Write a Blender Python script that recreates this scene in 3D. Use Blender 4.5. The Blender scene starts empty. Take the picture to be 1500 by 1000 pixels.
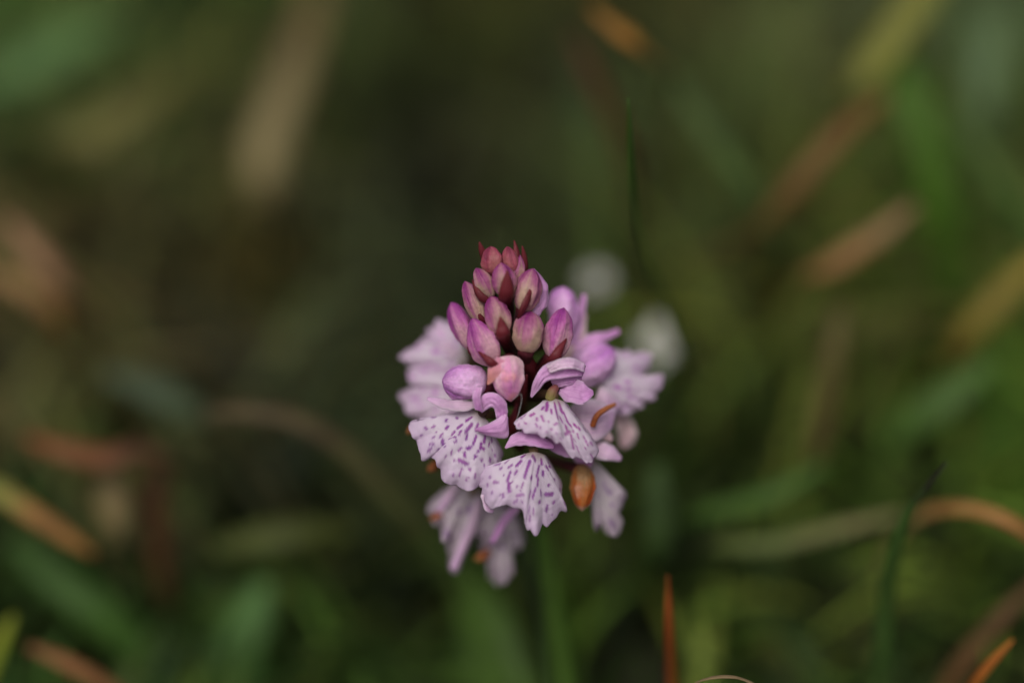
import bpy, math, random
import numpy as np
from mathutils import Vector, noise as mnoise

# ------------------------------------------------------------------ camera, sky, sun, exposure
# Working unit U: 1500 U = 125 mm at the focus distance, so one U is 1/12 mm.  Meshes are written in metres.
S = 0.125 / 1500.0
PITCH = math.radians(35)
LENS = 70.0
DIST = 1500 * LENS / 36.0             # camera to focus plane, in U
Z0 = 1020.0                           # height of the focus centre above the soil, in U
FW = np.array([0, math.cos(PITCH), -math.sin(PITCH)])
UPV = np.array([0, math.sin(PITCH), math.cos(PITCH)])
RT = np.array([1.0, 0, 0])
CAM = np.array([0, 0, Z0]) - FW * DIST

scene = bpy.context.scene
cam_d = bpy.data.cameras.new('camera')
cam = bpy.data.objects.new('camera', cam_d)
scene.collection.objects.link(cam)
cam.location = CAM * S
cam.rotation_euler = (math.pi / 2 - PITCH, 0, 0)
cam_d.lens = LENS
cam_d.sensor_width = 36
cam_d.clip_start = 0.005
cam_d.clip_end = 400
cam_d.dof.use_dof = True
cam_d.dof.focus_distance = (DIST + 8) * S
cam_d.dof.aperture_fstop = 2.8
scene.camera = cam

SUN_EL, SUN_AZ = math.radians(62), math.radians(200)
world = bpy.data.worlds.new('World')
scene.world = world
world.use_nodes = True
wn = world.node_tree
wn.nodes.clear()
sky = wn.nodes.new('ShaderNodeTexSky')
sky.sky_type = 'NISHITA'
sky.sun_disc = False
sky.sun_elevation = SUN_EL
sky.sun_rotation = SUN_AZ
sky.air_density = 1.0
sky.dust_density = 6.0
hs = wn.nodes.new('ShaderNodeHueSaturation')      # thick cloud: a nearly grey sky
hs.inputs['Saturation'].default_value = 0.28
bg = wn.nodes.new('ShaderNodeBackground')
bg.inputs['Strength'].default_value = 0.085
wo = wn.nodes.new('ShaderNodeOutputWorld')
wn.links.new(sky.outputs[0], hs.inputs['Color'])
wn.links.new(hs.outputs[0], bg.inputs['Color'])
wn.links.new(bg.outputs[0], wo.inputs['Surface'])

sun_d = bpy.data.lights.new('sun', 'SUN')
sun_d.energy = 1.3
sun_d.angle = math.radians(28)
sun_d.color = (1.0, 0.96, 0.9)
sun = bpy.data.objects.new('sun', sun_d)
scene.collection.objects.link(sun)
sdir = Vector((math.sin(SUN_AZ) * math.cos(SUN_EL), math.cos(SUN_AZ) * math.cos(SUN_EL), math.sin(SUN_EL)))
sun.rotation_euler = sdir.to_track_quat('Z', 'Y').to_euler()

scene.view_settings.view_transform = 'Standard'
scene.view_settings.look = 'None'
scene.view_settings.gamma = 1.0
scene.view_settings.exposure = -0.16
scene.render.engine = 'CYCLES'
scene.cycles.use_denoising = True
scene.cycles.max_bounces = 4
scene.cycles.use_adaptive_sampling = True
scene.cycles.adaptive_threshold = 0.02
scene.cycles.transparent_max_bounces = 4

# ------------------------------------------------------------------ helpers
C = scene.collection
rnd = random.Random(11)


SHIFT = [0.0]      # moves a whole floret back along the spike's far side


def at(p):
    """(across, down, toward the lens) -> point in U."""
    x, y, d = p
    d = d + SHIFT[0]
    dep = DIST - d
    s = dep / DIST
    return CAM + FW * dep + RT * ((x - 750) * s) + UPV * ((500 - y) * s)


def vdir(v):
    v = RT * v[0] + UPV * v[1] - FW * v[2]
    return v / np.linalg.norm(v)


def nrm(v):
    n = np.linalg.norm(v)
    return v / n if n > 1e-9 else v


def spline(P, n):
    """Catmull-Rom through P (chord-length parameter), n samples."""
    P = np.array(P, float)
    if len(P) == 2:
        t = np.linspace(0, 1, n)[:, None]
        return P[0] * (1 - t) + P[1] * t
    L = np.concatenate([[0], np.cumsum(np.maximum(np.linalg.norm(np.diff(P, axis=0), axis=1), 1e-6))])
    Q = np.vstack([2 * P[0] - P[1], P, 2 * P[-1] - P[-2]])
    out = []
    for s in np.linspace(0, L[-1], n):
        i = min(max(np.searchsorted(L, s, 'right') - 1, 0), len(P) - 2)
        t = (s - L[i]) / (L[i + 1] - L[i])
        a, b, c, d = Q[i], Q[i + 1], Q[i + 2], Q[i + 3]
        out.append(0.5 * (2 * b + (c - a) * t + (2 * a - 5 * b + 4 * c - d) * t * t + (3 * b - a - 3 * c + d) * t ** 3))
    return np.array(out)


def lin(r, g, b, k=1.0):
    f = lambda c: (c / 12.92 if c <= 0.04045 else ((c + 0.055) / 1.055) ** 2.4)
    return tuple(min(0.85, f(c / 255) * k) for c in (r, g, b))


def link_mesh(name, V, F, mat, parent=None, uv=None, attrs=None, smooth=True, solid=0.0, hue=None):
    me = bpy.data.meshes.new(name)
    me.from_pydata((np.asarray(V) * S).tolist(), [], F)
    if uv is not None:
        lay = me.uv_layers.new(name='UVMap')
        idx = np.empty(len(me.loops), dtype=np.int32)
        me.loops.foreach_get('vertex_index', idx)
        lay.data.foreach_set('uv', np.asarray(uv, dtype=np.float32)[idx].ravel())
    for k, a in (attrs or {}).items():
        at_ = me.attributes.new(k, 'FLOAT', 'POINT')
        at_.data.foreach_set('value', np.asarray(a, dtype=np.float32))
    if hue is not None:
        ca = me.attributes.new('hue', 'FLOAT_COLOR', 'POINT')
        h_ = np.ones((len(V), 4), dtype=np.float32)
        h_[:, :3] = hue
        ca.data.foreach_set('color', h_.ravel())
    if smooth:
        me.polygons.foreach_set('use_smooth', [True] * len(me.polygons))
    me.materials.append(mat)
    me.update()
    o = bpy.data.objects.new(name, me)
    C.objects.link(o)
    if parent is not None:
        o.parent = parent
        o.matrix_parent_inverse = parent.matrix_basis.inverted() if parent.parent is None else \
            (parent.parent.matrix_basis @ parent.matrix_parent_inverse @ parent.matrix_basis).inverted()
    if solid:
        m = o.modifiers.new('thickness', 'SOLIDIFY')
        m.thickness = solid * S
        m.offset = 0
    return o


def gridfaces(nu, nv, wrap=False):
    F = []
    for j in range(nv - 1):
        for i in range(nu if wrap else nu - 1):
            a = j * nu + i
            b = j * nu + (i + 1) % nu
            F.append((a, b, b + nu, a + nu))
    return F


def thing(name, label, cat, loc, group=None):
    o = bpy.data.objects.new(name, None)
    C.objects.link(o)
    o.location = np.asarray(loc) * S
    o.empty_display_size = 0.01
    tag(o, label, cat, group)
    return o


def tag(o, label, cat, group=None, kind=None):
    o['label'] = label
    o['category'] = cat
    if group:
        o['group'] = group
    if kind:
        o['kind'] = kind
    return o


def ribbon_data(P, W, normal, cup=0.3, nx=7, ny=22, twist=0.0, wave=0.0, waves=5, roll=0.0, seed=0, world=False, gutter=0.0, rough=0.0, rsize=14.0):
    """Leaf or petal sheet along P with half-width list W, facing `normal`; cup > 0 turns the edges away from it."""
    pts = np.array([p if world else at(p) for p in P], float)
    cen = spline(pts, ny)
    if len(W) == len(pts):
        ch = np.concatenate([[0], np.cumsum(np.linalg.norm(np.diff(pts, axis=0), axis=1))])
        wi = np.interp(np.linspace(0, 1, ny), ch / ch[-1], W)
    else:
        wi = np.interp(np.linspace(0, 1, ny), np.linspace(0, 1, len(W)), W)
    wi = np.convolve(np.pad(wi, 1, 'edge'), [0.2, 0.6, 0.2], 'valid') if ny > 8 else wi
    wi[-1] = min(wi[-1], W[-1] + 0.3)
    N = np.array(normal, float) if world else vdir(normal)
    tan = np.gradient(cen, axis=0)
    V, UV = [], []
    for j in range(ny):
        t = nrm(tan[j])
        side = nrm(np.cross(t, N))
        n = nrm(np.cross(side, t))
        v = j / (ny - 1)
        a = roll + twist * v
        side, n = side * math.cos(a) + n * math.sin(a), n * math.cos(a) - side * math.sin(a)
        for i in range(nx):
            s = 2 * i / (nx - 1) - 1
            dz = -cup * wi[j] * s * s + gutter * wi[j] * abs(s) + wave * abs(s) * math.sin(waves * 6.283 * v + s * 1.7 + seed) * wi[j]
            p = cen[j] + side * wi[j] * s + n * dz
            if rough:
                q = Vector(p / max(6.0, rsize))
                k = rough * wi[j]
                p = p + n * k * (mnoise.noise(q) + .5 * mnoise.noise(q * 2.3)) + side * s * k * .8 * mnoise.noise(q * 1.7 + Vector((9, 3, 1)))
            V.append(p)
            UV.append(((s + 1) / 2, v))
    return V, gridfaces(nx, ny), UV


def ribbon(name, P, W, normal, mat, parent=None, solid=1.2, **kw):
    if name in ('sepal', 'petal') and not kw.get('world'):
        kw = dict(dict(rough=.22, nx=15, ny=34, gutter=.16), **kw)
    V, F, UV = ribbon_data(P, W, normal, **kw)
    return link_mesh(name, V, F, mat, parent, uv=UV, solid=solid)


def patch(name, A, B, mat, parent, bulge=8, nu=40, nv=18, rough=1.6, roll=0.0):
    """Petal sheet between two edge curves, bulged towards the viewer's side, its free edge rolled."""
    a, b = spline(np.array(A, float), nu), spline(np.array(B, float), nu)
    V, UV = [], []
    for j in range(nv):
        v = j / (nv - 1)
        for i in range(nu):
            u = i / (nu - 1)
            p = a[i] * (1 - v) + b[i] * v
            d = bulge * math.sin(math.pi * v) * (.35 + .65 * math.sin(math.pi * u)) + roll * max(0, v - .8) / .2 * (1 if v < .95 else .6)
            d += .7 * math.sin(v * 21 + 1.5 * math.sin(u * 4)) * math.sin(math.pi * v)
            q = Vector((p[0] / 13, p[1] / 13, d / 9 + len(A)))
            d += rough * (mnoise.noise(q) + .6 * mnoise.noise(q * 2.4))
            V.append(at((p[0], p[1], p[2] + d)))
            UV.append((v, u))
    return link_mesh(name, V, gridfaces(nu, nv), mat, parent, uv=UV, solid=1.4)


def tube(name, P, R, mat, parent=None, ns=14, ny=20, ridge=0.0, twist=0.0, world=False):
    pts = np.array([p if world else at(p) for p in P], float)
    cen = spline(pts, ny)
    R = np.interp(np.linspace(0, 1, ny), np.linspace(0, 1, len(R)), R)
    tan = np.gradient(cen, axis=0)
    V, UV = [], []
    n = nrm(np.cross(nrm(tan[0]), [0.31, 0.2, 0.93]))
    for j in range(ny):
        t = nrm(tan[j])
        n = nrm(n - t * np.dot(n, t))
        b = np.cross(t, n)
        for i in range(ns):
            a = 6.28318 * i / ns
            r = R[j] * (1 + ridge * math.cos(3 * (a + twist * j / ny)))
            V.append(cen[j] + (n * math.cos(a) + b * math.sin(a)) * r)
            UV.append((i / ns, j / (ny - 1)))
    F = gridfaces(ns, ny, True)
    V.append(cen[0] - nrm(tan[0]) * R[0] * 0.5)
    V.append(cen[-1] + nrm(tan[-1]) * R[-1] * 0.6)
    UV += [(0.5, 0), (0.5, 1)]
    k = ns * ny
    for i in range(ns):
        F.append((i, k, (i + 1) % ns))
        F.append((ns * (ny - 1) + i, ns * (ny - 1) + (i + 1) % ns, k + 1))
    return link_mesh(name, V, F, mat, parent, uv=UV)


# ------------------------------------------------------------------ materials
def nodes_of(name):
    m = bpy.data.materials.new(name)
    m.use_nodes = True
    nt = m.node_tree
    return m, nt, nt.nodes, nt.links, nt.nodes['Principled BSDF']


def ramp(N, stops):
    r = N.new('ShaderNodeValToRGB')
    e = r.color_ramp.elements
    while len(e) < len(stops):
        e.new(0.5)
    for k, (p, c) in enumerate(stops):
        e[k].position = p
        e[k].color = (*c, 1)
    return r


def math_n(N, L, op, a, b=None):
    n = N.new('ShaderNodeMath')
    n.operation = op
    for k, x in enumerate((a, b)):
        if x is None:
            continue
        if isinstance(x, (int, float)):
            n.inputs[k].default_value = x
        else:
            L.new(x, n.inputs[k])
    return n.outputs[0]


def mixc(N, L, fac, a, b, mode='MIX'):
    n = N.new('ShaderNodeMix')
    n.data_type = 'RGBA'
    n.blend_type = mode
    for k, x in ((0, fac), (6, a), (7, b)):
        if isinstance(x, (int, float)):
            n.inputs[k].default_value = x
        elif isinstance(x, tuple):
            n.inputs[k].default_value = (*x, 1)
        else:
            L.new(x, n.inputs[k])
    return n.outputs[2]


def add_translucent(nt, N, L, bsdf, col, w):
    tr = N.new('ShaderNodeBsdfTranslucent')
    mx = N.new('ShaderNodeMixShader')
    mx.inputs[0].default_value = w
    if isinstance(col, tuple):
        tr.inputs[0].default_value = (*col, 1)
    else:
        L.new(col, tr.inputs[0])
    L.new(bsdf.outputs[0], mx.inputs[1])
    L.new(tr.outputs[0], mx.inputs[2])
    L.new(mx.outputs[0], N['Material Output'].inputs[0])


def uv_split(N, L):
    u = N.new('ShaderNodeUVMap')
    s = N.new('ShaderNodeSeparateXYZ')
    L.new(u.outputs[0], s.inputs[0])
    return u.outputs[0], s.outputs[0], s.outputs[1]


def vein_bump(N, L, uvo, scale, strength, bsdf, noise_scale=700.0):
    """Lengthwise veins plus cell grain."""
    mp = N.new('ShaderNodeMapping')
    mp.inputs['Scale'].default_value = (scale, 1.5, 1)
    L.new(uvo, mp.inputs[0])
    n1 = N.new('ShaderNodeTexNoise')
    n1.inputs['Scale'].default_value = 1.0
    n1.inputs['Detail'].default_value = 2
    L.new(mp.outputs[0], n1.inputs['Vector'])
    tc = N.new('ShaderNodeTexCoord')
    n2 = N.new('ShaderNodeTexNoise')
    n2.inputs['Scale'].default_value = noise_scale * 6
    L.new(tc.outputs['Object'], n2.inputs['Vector'])
    s = math_n(N, L, 'ADD', n1.outputs[0], math_n(N, L, 'MULTIPLY', n2.outputs[0], 0.5))
    b = N.new('ShaderNodeBump')
    b.inputs['Strength'].default_value = strength
    b.inputs['Distance'].default_value = 3 * S
    L.new(s, b.inputs['Height'])
    L.new(b.outputs[0], bsdf.inputs['Normal'])
    return n1.outputs[0]


def petal_mat(name, base, tip, vein, rough=0.5, trans=0.22, veins=16):
    m, nt, N, L, B = nodes_of(name)
    uvo, u, v = uv_split(N, L)
    vn = vein_bump(N, L, uvo, veins, 0.35, B)
    r = ramp(N, [(0.0, base), (0.55, tuple(0.5 * (a + b) for a, b in zip(base, tip))), (1.0, tip)])
    L.new(v, r.inputs[0])
    f = ramp(N, [(0.5, (0, 0, 0)), (0.75, (1, 1, 1))])
    L.new(vn, f.inputs[0])
    c = mixc(N, L, math_n(N, L, 'MULTIPLY', f.outputs[0], 0.7), r.outputs[0], vein)
    ed = math_n(N, L, 'MULTIPLY', math_n(N, L, 'POWER', math_n(N, L, 'ABSOLUTE', math_n(N, L, 'SUBTRACT', math_n(N, L, 'MULTIPLY', u, 2.0), 1.0)), 5.0), .55)
    c = mixc(N, L, ed, c, tuple(min(.8, .3 + .75 * q) for q in base))
    tc = N.new('ShaderNodeTexCoord')
    n = N.new('ShaderNodeTexNoise')
    n.inputs['Scale'].default_value = 350
    n.inputs['Detail'].default_value = 3
    L.new(tc.outputs['Object'], n.inputs['Vector'])
    g = ramp(N, [(0.3, (0.8, 0.8, 0.8)), (0.7, (1.1, 1.1, 1.1))])
    L.new(n.outputs[0], g.inputs[0])
    c = mixc(N, L, 1.0, c, g.outputs[0], 'MULTIPLY')
    L.new(c, B.inputs['Base Color'])
    B.inputs['Roughness'].default_value = rough
    B.inputs['Specular IOR Level'].default_value = 0.3
    add_translucent(nt, N, L, B, c, trans)
    return m


def lip_mat(name, ground, edge, dash, dash2):
    m, nt, N, L, B = nodes_of(name)
    uvo, u, v = uv_split(N, L)
    vein_bump(N, L, uvo, 22, 0.5, B)
    a = N.new('ShaderNodeAttribute')
    a.attribute_name = 'spot'
    b = N.new('ShaderNodeAttribute')
    b.attribute_name = 'rim'
    tc = N.new('ShaderNodeTexCoord')
    n = N.new('ShaderNodeTexNoise')
    n.inputs['Scale'].default_value = 450
    n.inputs['Detail'].default_value = 3
    L.new(tc.outputs['Object'], n.inputs['Vector'])
    f = ramp(N, [(0.35, (0, 0, 0)), (0.7, (1, 1, 1))])
    L.new(n.outputs[0], f.inputs[0])
    c = mixc(N, L, math_n(N, L, 'MULTIPLY', f.outputs[0], 0.45), ground, edge)
    c = mixc(N, L, b.outputs['Fac'], c, edge)
    d = mixc(N, L, f.outputs[0], dash, dash2)
    c = mixc(N, L, a.outputs['Fac'], c, d)
    t = N.new('ShaderNodeAttribute')
    t.attribute_name = 'throat'
    c = mixc(N, L, t.outputs['Fac'], c, lin(150, 130, 95))
    L.new(c, B.inputs['Base Color'])
    B.inputs['Roughness'].default_value = 0.55
    B.inputs['Specular IOR Level'].default_value = 0.3
    add_translucent(nt, N, L, B, c, 0.3)
    return m


def bud_mat(name, cream, pink, deep, stain=None, mottle=.5):
    m, nt, N, L, B = nodes_of(name)
    uvo, u, v = uv_split(N, L)
    vn = vein_bump(N, L, uvo, 40, 0.55, B)
    tc = N.new('ShaderNodeTexCoord')
    n = N.new('ShaderNodeTexNoise')
    n.inputs['Scale'].default_value = 500
    n.inputs['Detail'].default_value = 3
    L.new(tc.outputs['Object'], n.inputs['Vector'])
    # pale flank of each sepal, deep pink margins, tip deepest
    w = math_n(N, L, 'ABSOLUTE', math_n(N, L, 'SUBTRACT', math_n(N, L, 'FRACT', math_n(N, L, 'MULTIPLY', u, 3.0)), 0.42))
    w = math_n(N, L, 'MULTIPLY', w, 1.25)
    s = math_n(N, L, 'ADD', w, math_n(N, L, 'MULTIPLY', math_n(N, L, 'SUBTRACT', v, 0.35), 0.95))
    s = math_n(N, L, 'ADD', s, math_n(N, L, 'MULTIPLY', math_n(N, L, 'SUBTRACT', n.outputs[0], 0.5), mottle))
    s = math_n(N, L, 'ADD', s, math_n(N, L, 'MULTIPLY', math_n(N, L, 'SUBTRACT', vn, 0.5), 0.8))
    r = ramp(N, [(0.12, cream), (0.58, pink), (1.0, deep)])
    L.new(s, r.inputs[0])
    c = r.outputs[0]
    if stain:
        f = ramp(N, [(0.5, (0, 0, 0)), (0.66, (1, 1, 1))])
        n3 = N.new('ShaderNodeTexNoise')
        n3.inputs['Scale'].default_value = 260
        L.new(tc.outputs['Object'], n3.inputs['Vector'])
        L.new(math_n(N, L, 'ADD', n3.outputs[0], math_n(N, L, 'MULTIPLY', math_n(N, L, 'SUBTRACT', v, 0.6), 0.35)), f.inputs[0])
        c = mixc(N, L, f.outputs[0], c, stain)
    # cell grain and a few brown flecks
    nf = N.new('ShaderNodeTexNoise')
    nf.inputs['Scale'].default_value = 2600
    nf.inputs['Detail'].default_value = 2
    L.new(tc.outputs['Object'], nf.inputs['Vector'])
    gr = ramp(N, [(0.3, (.87, .87, .87)), (0.7, (1.1, 1.1, 1.1))])
    L.new(nf.outputs[0], gr.inputs[0])
    c = mixc(N, L, 1.0, c, gr.outputs[0], 'MULTIPLY')
    vo = N.new('ShaderNodeTexVoronoi')
    vo.inputs['Scale'].default_value = 900
    L.new(tc.outputs['Object'], vo.inputs['Vector'])
    fl = ramp(N, [(0.07, (.28, .28, .28)), (0.14, (0, 0, 0))])
    L.new(vo.outputs['Distance'], fl.inputs[0])
    c = mixc(N, L, fl.outputs[0], c, lin(120, 60, 70))
    L.new(c, B.inputs['Base Color'])
    rr_ = ramp(N, [(0.3, (.36, .36, .36)), (0.7, (.62, .62, .62))])
    L.new(n.outputs[0], rr_.inputs[0])
    L.new(rr_.outputs[0], B.inputs['Roughness'])
    B.inputs['Specular IOR Level'].default_value = 0.3
    B.inputs['Subsurface Weight'].default_value = 0.15
    B.inputs['Subsurface Radius'].default_value = (1, 0.5, 0.6)
    B.inputs['Subsurface Scale'].default_value = 0.0004
    return m


def leaf_mat(name, col, col2=None, rough=0.55, trans=0.3, blot=160.0, where=(.25, .8)):
    m, nt, N, L, B = nodes_of(name)
    uvo, u, v = uv_split(N, L)
    vein_bump(N, L, uvo, 14, 0.4, B, 300)
    tc = N.new('ShaderNodeTexCoord')
    n = N.new('ShaderNodeTexNoise')
    n.inputs['Scale'].default_value = blot
    n.inputs['Detail'].default_value = 4
    L.new(tc.outputs['Object'], n.inputs['Vector'])
    r = ramp(N, [(0.3, tuple(c * 0.65 for c in col)), (0.55, col), (0.75, tuple(min(0.8, c * 1.3) for c in col))])
    L.new(n.outputs[0], r.inputs[0])
    c = r.outputs[0]
    if col2:
        f = ramp(N, [(where[0], (0, 0, 0)), (where[1], (1, 1, 1))])
        L.new(math_n(N, L, 'ADD', v, math_n(N, L, 'MULTIPLY', math_n(N, L, 'SUBTRACT', n.outputs[0], 0.5), 0.6)), f.inputs[0])
        c = mixc(N, L, f.outputs[0], c, col2)
    L.new(c, B.inputs['Base Color'])
    B.inputs['Roughness'].default_value = rough
    B.inputs['Specular IOR Level'].default_value = 0.3
    add_translucent(nt, N, L, B, c, trans)
    return m


def mass_mat(name, trans=0.3, rough=0.6):
    """Plant mass: every blade carries its own colour."""
    m, nt, N, L, B = nodes_of(name)
    a = N.new('ShaderNodeAttribute')
    a.attribute_name = 'hue'
    tc = N.new('ShaderNodeTexCoord')
    n = N.new('ShaderNodeTexNoise')
    n.inputs['Scale'].default_value = 120
    n.inputs['Detail'].default_value = 3
    L.new(tc.outputs['Object'], n.inputs['Vector'])
    g = ramp(N, [(0.3, (0.7, 0.7, 0.7)), (0.7, (1.25, 1.25, 1.25))])
    L.new(n.outputs[0], g.inputs[0])
    c = mixc(N, L, 1.0, a.outputs['Color'], g.outputs[0], 'MULTIPLY')
    L.new(c, B.inputs['Base Color'])
    B.inputs['Roughness'].default_value = rough
    B.inputs['Specular IOR Level'].default_value = 0.25
    add_translucent(nt, N, L, B, c, trans)
    return m


# ------------------------------------------------------------------ ground
def ground_height(x, y):
    return 60 * mnoise.noise(Vector((x / 900, y / 900, 3.1))) + 22 * mnoise.noise(Vector((x / 230, y / 230, 7.7)))


m, nt, N, L, B = nodes_of('damp peaty soil with moss')
tc = N.new('ShaderNodeTexCoord')
n1 = N.new('ShaderNodeTexNoise')
n1.inputs['Scale'].default_value = 14
n1.inputs['Detail'].default_value = 6
L.new(tc.outputs['Object'], n1.inputs['Vector'])
n2 = N.new('ShaderNodeTexNoise')
n2.inputs['Scale'].default_value = 160
n2.inputs['Detail'].default_value = 6
L.new(tc.outputs['Object'], n2.inputs['Vector'])
r1 = ramp(N, [(0.35, (0.020, 0.013, 0.008)), (0.5, (0.035, 0.028, 0.014)), (0.62, (0.04, 0.055, 0.02))])
L.new(n1.outputs[0], r1.inputs[0])
r2 = ramp(N, [(0.3, (0.55, 0.55, 0.55)), (0.7, (1.3, 1.3, 1.3))])
L.new(n2.outputs[0], r2.inputs[0])
L.new(mixc(N, L, 1.0, r1.outputs[0], r2.outputs[0], 'MULTIPLY'), B.inputs['Base Color'])
B.inputs['Roughness'].default_value = 0.9
bm_ = N.new('ShaderNodeBump')
bm_.inputs['Strength'].default_value = 0.8
bm_.inputs['Distance'].default_value = 0.002
L.new(n2.outputs[0], bm_.inputs['Height'])
L.new(bm_.outputs[0], B.inputs['Normal'])
SOIL = m
NG = 150
tt = np.linspace(-1, 1, NG)
gx = np.sinh(tt * 7.2) / math.sinh(7.2) * 1.2e6
gv = []
for yy in gx:
    for xx in gx:
        fade = 1.0 if max(abs(xx), abs(yy)) < 12000 else 0.0
        gv.append((xx, yy + 1500, ground_height(xx, yy + 1500) * fade))
g = link_mesh('ground', gv, gridfaces(NG, NG), SOIL)
g['kind'] = 'structure'
g['label'] = 'dark damp peaty soil under the grass'
g['category'] = 'ground'

# ------------------------------------------------------------------ the meadow: masses nobody could count
# sward tint by place: across and down in the camera view, then colour
PATCH = [(60, 50, 70, 96, 46), (20, 180, 66, 92, 66), (150, 130, 88, 90, 44), (150, 250, 84, 78, 40), (60, 330, 92, 82, 58), (280, 330, 80, 76, 32),
         (200, 450, 62, 64, 40), (80, 450, 98, 82, 50), (330, 100, 58, 70, 36), (560, 100, 54, 58, 33), (640, 230, 48, 44, 28), (500, 400, 48, 56, 40),
         (400, 380, 66, 60, 38), (560, 500, 46, 52, 32), (300, 560, 56, 72, 56), (400, 640, 58, 58, 38), (200, 600, 80, 66, 42), (300, 750, 48, 54, 26),
         (400, 850, 56, 56, 28), (250, 900, 62, 90, 42), (100, 850, 62, 90, 36), (500, 900, 50, 68, 28), (600, 850, 54, 70, 26), (700, 950, 66, 90, 28),
         (900, 900, 56, 60, 28), (1050, 900, 54, 70, 28), (1150, 800, 60, 70, 32), (1000, 650, 54, 70, 32), (1100, 550, 66, 76, 32), (1250, 560, 86, 78, 38),
         (1400, 560, 62, 94, 32), (1450, 680, 62, 88, 32), (1450, 880, 50, 60, 30), (1250, 250, 54, 50, 32), (1100, 100, 64, 64, 34), (1000, 250, 62, 74, 42),
         (1100, 400, 76, 74, 32), (1300, 470, 66, 58, 34), (1400, 250, 62, 98, 28), (1470, 100, 90, 100, 72), (800, 150, 48, 52, 30), (850, 280, 58, 60, 40), (700, 50, 66, 66, 32)]


def on_plane(px, py, z):
    d = at((px, py, 0)) - CAM
    return CAM + d * ((z - CAM[2]) / d[2])


PW = np.array([on_plane(p[0], p[1], 230)[:2] for p in PATCH])
PC = np.array([lin(*p[2:]) for p in PATCH])


def sward(x, y):
    d2 = (PW[:, 0] - x) ** 2 + ((PW[:, 1] - y) * .8) ** 2
    w = np.exp(-(d2 - d2.min()) / (2 * 210.0 ** 2))
    c = (w[:, None] * PC).sum(0) / w.sum()
    k = .5 + .5 * mnoise.noise(Vector((x / 330, y / 420, 21.0))) + .22 * mnoise.noise(Vector((x / 130, y / 160, 5.0)))
    return (c * 1.08 - c.mean() * .08) * (.35 + 1.4 * max(0.0, k))


def zone(x, y, s, off):
    return 0.5 + 0.5 * mnoise.noise(Vector((x / s, y / s, off)))


def tufts(name, label, ntuft, nblade, hrange, wrange, mat, colf, lean, seed, spread=70, region=(-3300, 3300, -2000, 6800), low=True):
    """Tufts of blades that lean together; one object."""
    R = random.Random(seed)
    V, F, H = [], [], []
    segs = 6
    for t in range(ntuft):
        tx, ty = R.uniform(*region[:2]), R.uniform(*region[2:])
        col = colf(tx, ty, R)
        az0, spreadaz = R.uniform(0, 6.283), R.uniform(.3, 1.4)
        hs_, ws_ = R.uniform(.6, 1.25), R.uniform(.7, 1.3)
        for k in range(R.randint(nblade // 2, nblade)):
            x, y = tx + R.gauss(0, spread), ty + R.gauss(0, spread)
            h, w = R.uniform(*hrange) * hs_, R.uniform(*wrange) * ws_
            if low and y < 500:
                h = min(h, 300)
            az = az0 + R.gauss(0, spreadaz)
            ln = lean * R.uniform(.4, 1.5)
            dx, dy = math.cos(az), math.sin(az)
            fa = az + math.pi / 2 + R.uniform(-.6, .6)
            sx, sy = math.cos(fa), math.sin(fa)
            z0 = ground_height(x, y) - 12
            c = np.clip(col * R.uniform(.6, 1.45) * np.array([R.uniform(.88, 1.14), 1, R.uniform(.85, 1.15)]), 0, .7)
            b0 = len(V)
            for j in range(segs + 1):
                v = j / segs
                out = h * ln * v * v * .9
                up = h * (v - .45 * min(ln, 1.8) * v ** 3)
                ww = w * max(0, 1 - v ** 2.2) ** .8 * (.75 + .5 * min(v * 3, 1)) + .4
                cx, cy, cz = x + dx * out, y + dy * out, z0 + up
                for s_ in (-1, 0, 1):
                    V.append((cx + sx * ww * s_, cy + sy * ww * s_, cz + (0.0 if s_ else -ww * .35)))
                    H.append(c)
            for j in range(segs):
                for s_ in (0, 1):
                    a = b0 + j * 3 + s_
                    F.append((a, a + 1, a + 4, a + 3))
    o = link_mesh(name, V, F, mat, hue=np.array(H))
    return tag(o, label, 'grass', kind='stuff')


LK = 1.3     # leaf tone seen in soft shade -> albedo
GREENER = np.array([.88, 1.04, .95])
BROWNER = np.array([1.16, 1.0, .9])
tufts('meadow_grass', 'short green meadow grass all round the orchid', 1150, 22, (170, 520), (8, 20), mass_mat('meadow grass'),
      lambda x, y, R: sward(x, y) * LK * GREENER * R.choice((.35, .6, .9, 1.2, 2.1)), .8, 3)
tufts('dead_grass', 'dead brown and straw coloured grass matted between the green blades', 520, 18, (140, 420), (8, 20), mass_mat('dead grass'),
      lambda x, y, R: sward(x, y) * LK * BROWNER * R.choice((.5, .8, 1.3, 2.6)), 1.6, 4, 90)

tufts('tall_grass', 'thin taller grass blades tangled above the short sward', 620, 8, (330, 760), (6, 15), mass_mat('tall grass'),
      lambda x, y, R: sward(x, y) * LK * R.choice((BROWNER, GREENER, GREENER)) * R.choice((.4, 1.1, 2.2, 3.4)), .9, 14, 80)

WIRY = dict(spread=45, low=False)
wm = mass_mat('wiry grass')
wiry = lambda x, y, R: (.5 * sward(x, y) + .5 * np.array(R.choice((lin(70, 84, 36), lin(98, 84, 50), lin(62, 82, 32), lin(112, 96, 62))))) * LK * R.choice((.5, 1.0, 1.6, 2.2))
tufts('wiry_grass', 'thin crossing stalks of tall grass right of and behind the orchid', 120, 5, (480, 900), (4, 10), wm, wiry, .85, 31, region=(330, 2100, 800, 2200), **WIRY)
tufts('wiry_grass', 'thin crossing stalks of tall grass left of and behind the orchid', 60, 5, (420, 760), (4, 10), wm, wiry, .9, 32, region=(-2100, -350, 800, 2300), **WIRY)

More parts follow.
